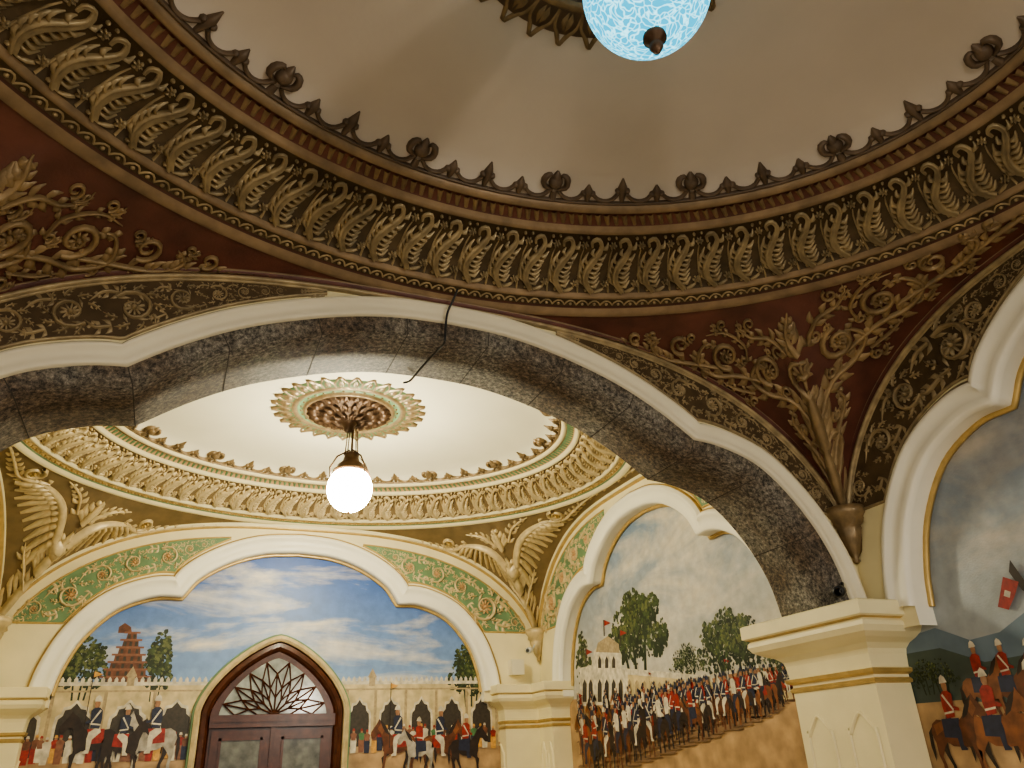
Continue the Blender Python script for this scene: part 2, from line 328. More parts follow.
def bay(cx,cyy,hx,hy,near):
    root=empty('ceiling_dome');c2=(cx,cyy)
    rel=GOLD if near else CRGOLD
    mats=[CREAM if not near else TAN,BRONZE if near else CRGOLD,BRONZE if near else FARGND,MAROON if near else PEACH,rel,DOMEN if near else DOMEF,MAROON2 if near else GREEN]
    prof=[(.02,1,2.985,0),(0,1,2.985,0),(-.03,1,3.0,0),(-.045,1,3.02,6),(-.06,1,3.03,1),(-.13,1,3.045,0),(-.145,1,3.035,0),(-.165,1,3.045,0),(-.17,1,3.075,2),
          (-.58,1,3.295,0),(-.595,1,3.28,0),(-.62,1,3.30,0),(-.635,1,3.325,3),(-.725,1,3.365,0),(-.74,1,3.350,0),(-.77,1,3.365,0),(-.785,1,3.39,0),(-.79,1,3.405,5),
          (-1.0,1,3.475,5),(-1.2,1,3.51,5),(-1.2,.8,3.54,5),(-1.2,.6,3.56,5),(-1.2,.4,3.575,5),(-1.2,.2,3.58,5),(-1.2,.001,3.58,5)]
    a=np.linspace(0,2*np.pi,200,endpoint=False);A=np.zeros((len(prof),200,3))
    for i,(dl,k,z,_) in enumerate(prof): A[i,:,0]=cx+(RA+dl)*k*np.cos(a);A[i,:,1]=cyy+(RB+dl)*k*np.sin(a);A[i,:,2]=z
    m=Mo();m.grid(A,[p[3] for p in prof[:-1]],True);m.build('saucer_dome',mats,None,root)
    th=np.unique(np.r_[np.linspace(0,2*np.pi,281),[math.atan2(a_*hy,b_*hx)%(2*math.pi) for a_ in (1,-1) for b_ in (1,-1)]])
    g=Mo();ts=np.linspace(0,1,18);A=np.zeros((18,len(th),3))
    c=np.cos(th);q=np.sin(th);W=np.minimum(hx/np.maximum(abs(c),1e-6),hy/np.maximum(abs(q),1e-6));Re=1/np.sqrt((c/RA)**2+(q/RB)**2)
    for i,t in enumerate(ts):
        r=Re+(W-Re)*t;A[i,:,0]=cx+r*c;A[i,:,1]=cyy+r*q;A[i,:,2]=pend_z(r*c,r*q,hx,hy)
    g.grid(A,0);g.build('pendentive_shell',[MAROON if near else FARGND],None,root)
    f,L,per=ringsurf(c2,(-.17,3.075),(-.58,3.295));lf=leaf_motif();m=Mo();n=76;w=per/n
    for i in range(n): m.add(lf,w*2.0,tr=((i+.3)*w,L*.02),hs=L*1.0,ms=0,sy=L*.96)
    m.build('leaf_band',[rel],f,root)
    f,L,per=ringsurf(c2,(-.06,3.03),(-.13,3.045));m=Mo();n=200;w=per/n
    for i in range(n):
        x=i*w;m.stroke([(x,L*.2),(x+w*.3,L*.75),(x+w*.7,L*.75),(x+w,L*.2)],[.006]*4,.012,0,n=6,sec=3);m.disc(x+w*.5,L*.35,.014,.014,0,6)
    m.build('border_relief',[GOLD if near else GOLDB],f,root)
    f,L,per=ringsurf(c2,(-.635,3.325),(-.725,3.365));m=Mo();n=230;w=per/n
    for i in range(n): m.stroke([(i*w,L*.12),(i*w+w*.25,L*.88)],[.012,.02],.022,0,n=4,sec=3)
    m.build('bead_band',[GOLDD if near else GREEN],f,root)
    f,L,per=ringsurf(c2,(-.79,3.405),(-1.0,3.475));m=Mo();n=14;w=per/n;cu=crest_unit()
    for i in range(n): m.add(cu,w,tr=((i+.96)*w,.0),hs=.9,ms=0)
    m.build('cresting',[CREST if near else GOLDD],f,root)
    for sx in (-1,1):
        for sg in (-1,1):
            pf=pendsurf(cx,cyy,hx,hy,sx,sg);m=Mo();H=.034
            m.acan([(0,.1),(0,.28),(0,.46)],.11,5,H,0)
            if near:
                m.acan([(0,.44),(0,.60),(0,.78)],.13,6,H*1.2,0);m.flower(0,.86,.075,8,H);m.spiral(0,.86,.12,.9,-1.57,1,.018,H)
                m.acan([(0,.98),(.03,1.1),(-.02,1.24)],.10,5,H*1.1,0)
                for s in (-1,1):
                    m.acan([(s*.02,.3),(s*.1,.38),(s*.2,.5),(s*.15,.62)],.08,5,H,0)
                    m.acan([(0,.55),(s*.16,.66),(s*.33,.70),(s*.44,.82),(s*.35,.93),(s*.26,.88)],.10,8,H,0,n=20)
                    m.spiral(s*.27,.88,.12,1.5,-1.5*s,s,.02,H);m.flower(s*.27,.88,.06,8,H)
                    m.acan([(s*.3,.78),(s*.55,.88),(s*.74,.93),(s*.84,1.08),(s*.72,1.2),(s*.6,1.14)],.10,9,H,0,n=22)
                    m.spiral(s*.58,1.06,.12,1.5,-1.5*s,s,.02,H);m.flower(s*.58,1.06,.06,8,H)
                    m.acan([(s*.68,.98),(s*.95,1.12),(s*1.12,1.24),(s*1.16,1.38),(s*1.05,1.4)],.09,8,H,0,n=20)
                    m.spiral(s*.92,1.28,.09,1.4,-1.5*s,s,.016,H)
                    m.acan([(s*1.05,1.18),(s*1.3,1.42),(s*1.5,1.58),(s*1.8,1.82)],.08,10,H,0,n=24)
                    m.spiral(s*1.25,1.50,.06,1.3,-1.5*s,s,.013,H)
                    m.acan([(s*.08,.98),(s*.18,1.1),(s*.32,1.14),(s*.42,1.24)],.08,5,H,0)
                    m.acan([(s*.42,.98),(s*.40,1.1),(s*.52,1.24),(s*.68,1.27)],.06,5,H,0)
                    m.stroke([(s*.0,.2),(s*.1,.3),(s*.08,.4),(s*.02,.42)],[.012,.016,.014,.01],H,0,n=10)
                    m.acan([(s*.45,.72),(s*.6,.78),(s*.7,.86)],.05,4,H,0)
                    for (u_,v_,r_) in ((.14,1.0,.05),(.30,1.24,.05),(.52,1.31,.04),(.8,1.30,.04),(.48,.66,.04),(.12,.47,.035),(.80,.98,.05),(1.05,1.12,.04),(1.42,1.46,.03),(.17,.72,.04),(.44,.98,.035),(1.1,1.46,.03)):
                        m.spiral(s*u_,v_,r_,1.3,-1.2*s,s,.011,H*.8);m.acan([(s*(u_+r_),v_-r_),(s*(u_+r_*1.9),v_),(s*(u_+r_*1.7),v_+r_*1.2)],.045,3,H*.7,0,n=7)
            else:
                m.acan([(0,.98),(0,1.1),(0,1.25)],.12,4,.05,0);m.disc(0,.7,.09,.07,0);m.acan([(0,.48),(0,.6),(0,.9)],.13,6,.06,0)
                for s in (-1,1):
                    lead=cat([(s*.05,.72),(s*.22,.92),(s*.45,1.04),(s*.72,1.10)],12)
                    for row,(ln,hh) in enumerate(((.42,.04),(.28,.06),(.15,.08))):
                        for k in range(11):
                            p=lead[k];a=-1.45+.085*k
                            ex=p[0]+s*ln*math.cos(a)*.9;ey=p[1]+ln*math.sin(a)*.85;ey=max(ey,abs(ex)*1.02+.08)
                            m.stroke([p,((p[0]+ex)/2+s*.02,(p[1]+ey)/2),(ex,ey)],[.022,.034,.014],hh,0,n=6,sec=5)
                    m.stroke(lead,[.05,.05,.035,.02],.09,0,n=12)
                    m.spiral(s*.86,1.2,.11,1.5,-1.5*s,s,.02,.04);m.flower(s*.86,1.2,.06,8,.04,1,1)
                    m.acan([(s*.6,1.12),(s*.9,1.07),(s*1.1,1.22),(s*1.4,1.5),(s*1.8,1.82)],.09,11,.035,0,n=26)
                    m.acan([(0,.35),(s*.14,.42),(s*.22,.5)],.08,3,.04,0)
                    m.acan([(s*.1,1.0),(s*.25,1.16),(s*.5,1.26)],.09,5,.04,0)
            m.build('pendentive_relief',[GOLDP if near else CRGOLD,GOLDB],pf,root)
    for ax,sgn in (('y',1),('y',-1),('x',1),('x',-1)):
        half=hx if ax=='y' else hy
        xs=np.sin(np.linspace(-1.45,1.45,110))*.9995;P=np.stack([xs*half,ribz(abs(xs))],1);P=P[P[:,1]>1.68];m=Mo()
        sec=[(.05,0),(.045,.03),(.02,.045),(0,.05),(-.015,.03),(-.025,.04),(-.045,.035),(-.05,0)]
        sweep(m,P,sec,cx if ax=='y' else cyy,[1,0,0,2,2,1,1],.05)
        sf=planeY(cyy+sgn*hy,-sgn) if ax=='y' else planeX(cx+sgn*hx,-sgn)
        m.build('rib_moulding',[TAN if near else CREAM,GOLD if near else GOLDB,MAROON if near else CREAM],sf,root)
    return root
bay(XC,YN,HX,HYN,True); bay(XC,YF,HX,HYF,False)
# ------------------------------------------------------------ granite arches
FW=.12
def granite_arch(y0,y1,gx=0.):
    root=empty('granite_arch');m=Mo()
    A=np.zeros((4,len(PG),3));Q=PG;N=normals2(Q,.12);O=Q+N*FW
    for i,(S,y) in enumerate(((O,y0-.015),(Q,y0-.015),(Q,y1+.015),(O,y1+.015))):
        A[i,:,0]=S[:,0]+XC+gx;A[i,:,1]=y;A[i,:,2]=S[:,1]
    m.grid(A,0)
    s=np.r_[0,np.cumsum(np.hypot(*np.diff(PG,axis=0).T))]
    for t in np.linspace(0,s[-1],14)[1:-1]:
        x=np.interp(t,s,PG[:,0]);z=np.interp(t,s,PG[:,1]);j=np.argmin(abs(s-t));n=normals2(PG,.12)[j];tt=np.array([n[1],-n[0]])
        a=np.array([x,z])-n*.002
        V=[]
        for yy,oo in ((y0-.017,FW),(y0-.017,0),(y1+.017,0)):
            for w in (-.003,.003): p=a+tt*w+n*oo;V.append((p[0]+XC+gx,yy,p[1]))
        m.raw(V,[(0,1,3,2),(2,3,5,4)],1)
    m.build('granite_voussoirs',[GR,JOINT],None,root)
    return root
granite_arch(0,T,GX); granite_arch(YN-HYN-T,YN-HYN,GX)
def arch_wall(name,surf,P,half,c0,shift,depth,ground,relief,flow,edge,band,o0,o1,rev=True,wm=CREAM,x0=.5,top=.05,low=.75):
    root=empty(name);m=Mo();wallstrip(m,P,half,c0,0,shift,low)
    m.build('wall_face',[wm],surf,root,False)
    m=Mo();w=o1-o0
    sec=[(o0-.005,-.01),(o0,.035),(o0+w*.08,.05),(o0+w*.3,.035),(o0+w*.62,.035),(o0+w*.7,.06),(o0+w*.85,.065),(o0+w*.93,.03),(o0+w,.028),(o0+w,0)]
    Q=np.vstack([[P[0,0]-.001,P[0,1]-.02],P,[P[-1,0]+.001,P[-1,1]-.02]])
    sweep(m,Q,sec,c0+shift,[0,0,0,0,0,0,0,1,1]);m.build('archivolt',[band,edge],surf,root)
    if rev:
        m=Mo();reveal(m,P,c0+shift,depth,0,low)
        sweep(m,Q,[(.0,-depth),(-.03,-depth+.0),(-.035,-depth+.03),(-.02,-depth+.04),(.0,-depth+.035)],c0+shift,1)
        m.build('arch_reveal',[WHITE,GOLDB],surf,root)
    spandrel(surf,P,o1,half,c0,shift,ground,relief,flow,edge,root,x0=x0,top=top)
    return root
nb=(SPGND,GOLDS,GOLDS,GOLD); fb=(GREEN,CRGOLD,PEACH,GOLDB)
arch_wall('wall_crossing_near',planeY(0,-1),PG,HX,XC,GX,0,*nb,CREAM2,FW,FW+.15,rev=False,x0=.8)
arch_wall('wall_crossing_far',planeY(T,1),PG,HX,XC,GX,0,*fb,WHITE,FW,FW+.18,rev=False,x0=.8)
arch_wall('wall_rear_crossing',planeY(YN-HYN,1),PG,HX,XC,GX,0,*nb,CREAM2,FW,FW+.15,rev=False,x0=.8)
arch_wall('wall_back',planeY(D,-1),PB,HX,XC,-.06,.12,*fb,WHITE,0,.25,top=.17)
arch_wall('wall_right',planeX(XW,-1),PR,HYF,YF,-.2,.16,*fb,WHITE,0,.22,top=.13)
arch_wall('wall_right',planeX(XW,-1),PR,HYN,YN,.06,.17,*nb,WHITE,0,.22)
arch_wall('wall_left',planeX(XL,1),PR,HYF,YF,-.1,.16,*fb,WHITE,0,.22,top=.13)
arch_wall('wall_left',planeX(XL,1),PR,HYN,YN,0,.30,*nb,WHITE,0,.22)
m=Mo();m.box(-9,11,-12,9,4.1,4.25,0);m.build('ceiling',[CREAM2],smooth=False)
m=Mo();m.box(-9,11,-12,9,-E-.1,-E,0);m.build('floor',[FLOOR],smooth=False)
# ------------------------------------------------------------ corbels at pendentive tips
def corbel(x,y,sx,sgy,dark):
    m=Mo();prof=[(.012,1.27),(.03,1.285),(.02,1.31),(.045,1.35),(.085,1.44),(.11,1.52),(.105,1.54),(.135,1.56),(.145,1.61),(.175,1.64),(.18,1.69),(.15,1.71)]
    k=24;A=np.zeros((len(prof),k,3))
    for i,(r,z) in enumerate(prof):
        for j in range(k):
            a=2*math.pi*j/k;rr=r*(1+ (.16*math.cos(12*a) if 2<i<8 else 0));A[i,j]=(x-sx*.03+rr*math.cos(a),y-sgy*.03+rr*math.sin(a),z)
    m.grid(A,0,True);return m.build('corbel',[GOLDD if dark else CRGOLD])
for sx in (-1,1):
    for (yc,hy,dk) in ((YN,HYN,True),(YF,HYF,False)):
        for sg in (-1,1): corbel(XC+sx*HX,yc+sg*hy,sx,sg,dk)
# ------------------------------------------------------------ piers
capP=[(0,-E),(0,.40),(.015,.405),(.02,.425),(0,.44),(0,.46),(.035,.475),(.04,.50),(.01,.51),(.02,.60),(.03,.635),(.07,.67),(.14,.70),(.19,.73),(.215,.77),(.21,.80),(.19,.82),(.22,.83),(.24,.84),(.24,.935),(.225,.945)]
capM=[0,1,1,1,0,1,1,0,0,0,0,0,0,0,0,0,1,0,0,0,0]
def pier(rects,name='pillar',k=1.):
    root=empty(name);m=Mo()
    for rc in rects: m.rectprof(rc,[(o*k,z) for o,z in capP],capM)
    m.build('pier_with_capital',[CREAM,GOLDB],None,root,False)
    m=Mo()
    for (x0,x1,y0,y1) in rects:
        fx,sg=(x0,-1) if x0>XC else (x1,1)
        n=2 if y1-y0>.4 else 1;w=(y1-y0)/n
        for i in range(n):
            c=y0+(i+.5)*w;hw=w*.3
            P=cat([(c-hw,-1.3),(c-hw,.0),(c-hw*.95,.08),(c-hw*.5,.16),(c,.22),(c+hw*.5,.16),(c+hw*.95,.08),(c+hw,.0),(c+hw,-1.3)],30)
            q=Mo();q.stroke(P,.012,.016,0,n=30);V=np.vstack(q.V);m.raw(np.stack([fx+sg*V[:,2],V[:,0],V[:,1]],1),q.F,0)
    m.build('shaft_panels',[CREAM],None,root)
    return root
pier([(4.64,XW+.16,-.08,T+.17)])
pier([(XL-.16,XC-3.22,-.08,T+.17)])
pier([(XC+2.80,XW+.3,D-.10,D+.3),(XW-.10,XW+.3,D-.52,D-.10)],k=.75)
pier([(XL-.3,XC-2.84,D-.10,D+.3),(XL-.3,XL+.10,D-.52,D-.10)],k=.75)
# ------------------------------------------------------------ medallions & lamps
def medallion(cx,cyy,near):
    root=empty('ceiling_medallion');m=Mo();z0=3.57
    f=lambda u,v,h:np.stack([cx+u,cyy+v,z0-h],1)
    n=30
    for i in range(n):
        a=2*math.pi*i/n;w=2*math.pi/n
        P=lambda r,b:(r*math.cos(a+b*w),r*math.sin(a+b*w))
        m.stroke([P(.62,-.5),P(.72,-.42),P(.77,-.2),P(.84,0),P(.77,.2),P(.72,.42),P(.62,.5)],[.016]*7,.03,1,n=14,sec=3)
        m.stroke([P(.63,0),P(.69,0),P(.77,0)],[.02,.045,.006],.035,1,n=6,sec=6)
        m.disc(*P(.59,.5),.022,.03,1,8)
        m.stroke([P(.47,-.3),P(.53,0),P(.47,.3)],[.01,.02,.01],.03,1,n=8,sec=3)
    for k,(r0,r1,q) in enumerate(((.33,.46,24),(.2,.34,18),(.08,.21,12))):
        for i in range(q):
            a=2*math.pi*(i+.5*(k%2))/q;c_,s_=math.cos(a),math.sin(a);rm=(r0+r1)/2
            m.stroke([(c_*r0,s_*r0),(c_*rm,s_*rm),(c_*r1,s_*r1)],[.02,math.pi*rm/q*.85,.01],.045,2,n=6,sec=6,base=.045+.045*k)
    m.lathe((0,0),[(.78,-.01),(.77,.012),(.62,.016),(.61,.03),(.57,.03),(.56,.014),(.50,.02),(.49,.045),(.46,.05),(.45,.03),(.36,.06),(.22,.10),(.10,.15),(.06,.2),(.04,.26),(.001,.26)],[0,0,1,1,1,0,1,1,1,2,2,2,2,2,2],n=60)
    m.build('rosette',[CREST if near else GREEN,GOLDD,DARKB],f,root)
medallion(XC,YN,True);medallion(XC,YF,False)
def emis(name,c1,c2,st,pat=True):
    m=bpy.data.materials.new(name);m.use_nodes=True;nt=m.node_tree;nt.nodes.clear();L=nt.links.new
    o=nt.nodes.new('ShaderNodeOutputMaterial');e=nt.nodes.new('ShaderNodeEmission');L(e.outputs[0],o.inputs[0]);e.inputs[1].default_value=st
    if pat:
        tc=nt.nodes.new('ShaderNodeTexCoord');v=nt.nodes.new('ShaderNodeTexVoronoi');v.feature='DISTANCE_TO_EDGE';v.inputs['Scale'].default_value=34
        n=nt.nodes.new('ShaderNodeTexNoise');n.inputs['Scale'].default_value=9;mxv=nt.nodes.new('ShaderNodeMixRGB');mxv.inputs[0].default_value=.12
        L(tc.outputs['Object'],n.inputs['Vector']);L(tc.outputs['Object'],mxv.inputs[1]);L(n.outputs['Color'],mxv.inputs[2]);L(mxv.outputs[0],v.inputs['Vector'])
        r=nt.nodes.new('ShaderNodeValToRGB');r.color_ramp.elements[0].position=.01;r.color_ramp.elements[0].color=c2+(1,);r.color_ramp.elements[1].position=.11;r.color_ramp.elements[1].color=c1+(1,)
        L(v.outputs['Distance'],r.inputs[0]);L(r.outputs[0],e.inputs[0])
    else: e.inputs[0].default_value=c1+(1,)
    return m
def lamp(cx,cyy,zc,r,glass,kind=0,ztop=3.34):
    root=empty('pendant_lamp');m=Mo()  # also builds the added fill lamps behind the camera
    pr=[(math.sin(a)*r,zc-math.cos(a)*r*1.05) for a in np.linspace(.02,2.5,24)]
    m.lathe((cx,cyy),pr,0,48);m.build('glass_globe',[glass],None,root)
    m=Mo();zt=zc+r*.80
    m.lathe((cx,cyy),[(r*.6,zt-.03),(r*.75,zt),(r*.78,zt+r*.08),(r*.6,zt+r*.2),(r*.62,zt+r*.3),(r*.40,zt+r*.5),(r*.3,zt+r*.8),(r*.36,zt+r*.85),(r*.10,zt+r*1.0),(.012,zt+r*1.05),(.012,ztop)],0,28)
    for i in range(4):
        a=i*math.pi/2+.4;c,q=math.cos(a),math.sin(a)
        m.tube([(cx+c*r*1.04,cyy+q*r*1.04,zc+r*.3),(cx+c*r*1.1,cyy+q*r*1.1,zt),(cx+c*r*.75,cyy+q*r*.75,zt+r*.6),(cx+c*r*.12,cyy+q*r*.12,zt+r*1.05)],.009)
        m.tube([(cx+c*r*.35,cyy+q*r*.35,zt+r*.8),(cx+c*.06,cyy+q*.06,ztop)],.006,0,6)
    m.lathe((cx,cyy),[(.001,zc-r*1.05-.10),(.015,zc-r*1.05-.09),(.03,zc-r*1.05-.06),(.02,zc-r*1.05-.035),(.05,zc-r*1.05-.015),(.045,zc-r*1.05+.015)] if kind else [(.001,zc-r*1.05-.03),(.012,zc-r*1.05-.02),(.02,zc-r*1.05+.005)],1,16)
    m.build('brass_fitting',[DARKB if kind==0 else BRASS,DARKB],None,root)
lamp(XC+.05,YF,2.66,.235,emis('lamp_glass_warm',(1,.92,.67),(1,.9,.7),145,False))
lamp(XC+.065,YN,2.95,.275,emis('lamp_glass_blue',(.015,.33,.50),(.35,.88,1),2.4,True),1)
for lx,st in ((-.9,140),(3.6,205)):       # unseen fill lamps, added behind the camera to brighten the near bay
    lamp(lx,-7.4,1.75,.22,emis('fill_glow_rear',(1,.91,.77),(1,.9,.7),st,False),0,4.1)
# ------------------------------------------------------------ cable & small devices
m=Mo();P=[(1.50,-.16,3.02),(1.48,-.12,2.95),(1.45,-.08,2.86),(1.44,-.06,2.74),(1.44,-.04,2.64),(1.43,.1,2.645),(1.40,.4,2.65),(1.38,.62,2.65),(1.33,.64,2.63)]
m.tube(cat(P,60),.008);m.build('hanging_cable',[BLACK])
def cctv(x,y,z,dx,dy,col):
    root=empty('security_camera');m=Mo();a=math.atan2(dy,dx);c,q=math.cos(a),math.sin(a)
    m.tube([(x,y,z),(x+c*.02,y+q*.02,z),(x+c*.11,y+q*.11,z-.02),(x+c*.115,y+q*.115,z-.02)],[.02,.04,.042,.03],0,12)
    m.tube([(x,y,z),(x-c*.05,y-q*.05,z+.05),(x-c*.06,y-q*.06,z+.07)],.012,0)
    m.tube([(x+c*.116,y+q*.116,z-.02),(x+c*.12,y+q*.12,z-.02)],.025,1,12)
    m.build('camera_body',[col,BLACK],None,root)
cctv(4.62,D-.2,1.40,-1,-.6,GREY);cctv(4.52,-.08,1.04,-1,-.6,BLACK)
m=Mo();u,z=onY(517,675,D-.1);m.box(u-.09,u+.09,D-.16,D-.0,z-.0,z+.2,0);m.build('wall_speaker',[CREAM2],smooth=False)
# ------------------------------------------------------------ door
DX=1.22;Yd=D+.12
def og(w,z0,H,n=30,low=-E,p=1.35):
    x=np.linspace(0,1,n);x=np.sin(x*math.pi/2);z=z0+H*(1-x**p)**.62
    h=np.stack([x*w,z],1);l=h[::-1].copy();l[:,0]*=-1;P=np.vstack([l[:-1],h]);return np.vstack([[-w,low],P,[w,low]])
root=empty('door_1')
P=og(.85,.66,.84);m=Mo()
for sec,mi in (([(0,0),(0,.10),(.03,.12),(.07,.10),(.07,.06)],2),([(.07,.06),(.075,.08),(.09,.08),(.095,.05),(.10,0)],1),([(0,.05),(-.02,.08),(-.07,.09),(-.10,.06),(-.12,.02)],0)):
    sweep(m,P,sec,DX,mi,.02)
m.poly([(x+DX,z) for x,z in P],.02,0)
G=og(.64,.64,.66,low=.63);m.poly([(x+DX,z) for x,z in G],.03,3)
def arcpt(fr,a):
    best=None
    for x,z in G[1:-1]:
        ang=math.atan2(z-.64,x)
        if best is None or abs(ang-a)<best[0]: best=(abs(ang-a),x,z)
    return (DX+best[1]*fr,.64+(best[2]-.64)*fr)
K=8
for i in range(K+1):
    a=math.pi*i/K
    m.stroke([arcpt(.0,a),arcpt(.3,a)],.012,.03,0,n=3,base=.03)
    if i<K:
        b=math.pi*(i+1)/K;md=(a+b)/2
        for (r0,a0,r1,a1) in ((.3,a,.5,md),(.5,md,.3,b),(.5,md,.72,a),(.5,md,.72,b),(.72,a,1.,md),(1.,md,.72,b),(.3,a,.72,a),(.5,md,1.,md)):
            m.stroke([arcpt(r0,a0),arcpt(r1,a1)],.010,.03,0,n=3,base=.03)
def bx(m,x0,x1,z0,z1,h0,h1,mi):
    V=[(x,z,h) for x in (x0,x1) for z in (z0,z1) for h in (h0,h1)];m.raw(V,[(0,1,3,2),(4,6,7,5),(0,4,5,1),(2,3,7,6),(0,2,6,4),(1,5,7,3)],mi)
bx(m,DX-.74,DX+.74,.50,.64,.02,.11,0);bx(m,DX-.72,DX+.72,.56,.59,.11,.13,0)
for s in (-1,1):
    x0,x1=(DX-.70,DX-.02) if s<0 else (DX+.02,DX+.70)
    bx(m,x0,x1,-E,.48,.03,.07,0)
    bx(m,x0+.12,x1-.12,-.45,.36,.07,.075,4)
    for a,b,c_,d_ in ((x0+.09,x1-.09,.36,.39),(x0+.09,x1-.09,-.48,-.45),(x0+.09,x0+.12,-.48,.39),(x1-.12,x1-.09,-.48,.39),(x0+.12,x1-.12,-1.35,-.6)): bx(m,a,b,c_,d_,.07,.09,0)
    bx(m,DX+s*.035-.012,DX+s*.035+.012,-.5,-.2,.09,.13,2)
bx(m,DX-.025,DX+.025,-E,.50,.05,.10,0)
m.build('door_leaves_and_frame',[WOOD,GREEN,CRGOLD,GLASSP,GLASSD],planeY(Yd,-1),root,False)
# ------------------------------------------------------------ murals
def flat(name,c,v=.25,s=25): return mat('oil_'+name,c,.45,0,v,s)
PAL=[None,flat('building',(.58,.47,.26),.28,7),flat('arch_dark',(.05,.04,.03)),flat('ground',(.43,.28,.145),.35,5),flat('tree_dark',(.022,.035,.013),.5,18),flat('tree_mid',(.05,.075,.024),.5,18),
 flat('tree_light',(.12,.14,.05),.4,18),flat('horse_bay',(.12,.04,.016),.5,12),flat('horse_dark',(.03,.018,.012),.4,12),flat('coat_red',(.30,.028,.02),.4),flat('coat_navy',(.025,.03,.06)),flat('skin',(.33,.17,.09)),
 flat('white',(.60,.54,.42),.3,14),flat('temple',(.15,.06,.032),.45,14),flat('stone_shade',(.40,.31,.18)),flat('hill',(.06,.085,.07),.3,3),flat('hill_far',(.13,.18,.22),.25,3),flat('ochre',(.6,.32,.08)),flat('horse_grey',(.38,.34,.28),.4,12),flat('brick',(.23,.10,.06)),flat('green_cloth',(.08,.2,.08)),flat('cast_ground',(.22,.135,.075),.3,8),flat('chestnut',(.22,.08,.03),.4,12)]
HORSE=[(-.62,.78),(-.60,.70),(-.53,.71),(-.45,.80),(-.39,.80),(-.34,.64),(-.33,.5),(-.30,.40),(-.32,.22),(-.34,.05),(-.37,0),(-.29,0),(-.285,.05),(-.27,.2),(-.23,.38),(-.1,.37),(.1,.39),(.2,.45),(.27,.37),(.34,.25),(.31,.12),(.31,.03),(.30,0),(.38,0),(.37,.14),(.41,.28),(.41,.45),(.45,.6),(.40,.72),(.3,.78),(.05,.74),(-.13,.76),(-.2,.82),(-.3,.97),(-.41,1.06),(-.43,1.12),(-.47,1.04),(-.53,.95),(-.61,.84)]
HLIGHT=[(.38,.70),(.2,.76),(.1,.72),(.22,.62),(.36,.55)]
NLIGHT=[(-.36,.78),(-.28,.92),(-.4,1.02),(-.46,.9)]
LEG2=[(-.22,.42),(-.36,.30),(-.33,.16),(-.29,.17),(-.31,.28),(-.15,.38)]
LEG3=[(.2,.45),(.2,.28),(.15,.12),(.14,0),(.21,0),(.2,.12),(.27,.27),(.33,.42)]
TAIL=[(.42,.68),(.5,.6),(.52,.4),(.49,.18),(.46,.3),(.45,.5)]
MANE=[(-.2,.83),(-.3,1.0),(-.42,1.09),(-.36,.95),(-.28,.82),(-.18,.76)]
SADDLE=[(-.12,.78),(.2,.78),(.22,.52),(-.02,.5)]
TORSO=[(-.06,.80),(-.09,1.0),(-.10,1.13),(-.04,1.18),(.05,1.18),(.11,1.12),(.12,.95),(.10,.78)]
THIGH=[(.10,.84),(-.08,.72),(-.10,.60),(-.08,.40),(-.13,.36),(-.13,.33),(-.02,.33),(-.01,.42),(.0,.58),(.14,.72)]
ARM=[(.0,1.12),(-.03,.98),(-.17,.92),(-.17,.88),(.0,.90),(.06,1.0),(.06,1.12)]
HEAD=[(-.045,1.18),(-.06,1.26),(-.04,1.32),(.035,1.32),(.045,1.24),(.03,1.18)]
HELM=[(-.08,1.30),(-.05,1.38),(0,1.42),(.045,1.38),(.07,1.29)]
HF=[(-.14,.0),(-.12,.28),(-.15,.45),(-.17,.62),(-.14,.78),(-.12,.92),(-.12,1.02),(-.09,1.10),(-.07,1.04),(-.03,1.05),(.0,1.0),(.03,.86),(.13,.74),(.18,.6),(.17,.45),(.12,.28),(.14,0),(.07,0),(.05,.3),(.02,.42),(-.03,.42),(-.06,.3),(-.07,0)]
MUZ=[(-.15,.92),(-.155,.78),(-.13,.70),(-.07,.70),(-.045,.8),(-.04,.95)]
BLAZE=[(-.11,.93),(-.105,.76),(-.09,.76),(-.085,.93)]
HB=[(.1,.1),(.12,.4),(.24,.5),(.30,.3),(.28,.05),(.34,.05),(.37,.35),(.38,.6),(.3,.74),(.1,.74)]
lay=[0]
def figp(m,u,z,s,d,base,L):
    for k,(P,mi) in enumerate(L): m.poly([(u+d*p[0]*s,z+p[1]*s) for p in P],base+k*.0002,mi)
def fig(m,u,z,s,d,ho,co_,he,lance=None,front=False):
    lay[0]+=1;b=.004+.0004*(lay[0]%60)
    sh=[(-.45,-.02),(.5,-.03),(.62,.03),(-.3,.05)]
    if front: L=[(sh,21),(HB,8),(HF,ho),(MUZ,ho),(BLAZE,12)]
    else: L=[(sh,21),(LEG3,8),(LEG2,8),(TAIL,8),(HORSE,ho),(HLIGHT,22 if ho==7 else ho),(NLIGHT,22 if ho==7 else ho),(MANE,8),(SADDLE,10 if co_==9 else 9)]
    L+=[(THIGH,12 if co_==10 else 10),(TORSO,co_),(ARM,co_),(HEAD,11),(HELM,he),([(-.07,.86),(.11,.84),(.11,.87),(-.07,.89)],12)]
    if co_!=9 or random.random()<.5: L+=[([(.06,1.14),(.09,1.12),(-.06,.88),(-.075,.91)],12)]
    if lance: L+=[([(-.19,.5),(-.175,.5),(-.175,1.9),(-.19,1.9)],8),([(-.175,1.88),(-.175,1.76),(.0,1.82)],lance)]
    figp(m,u,z,s,d,b,L)
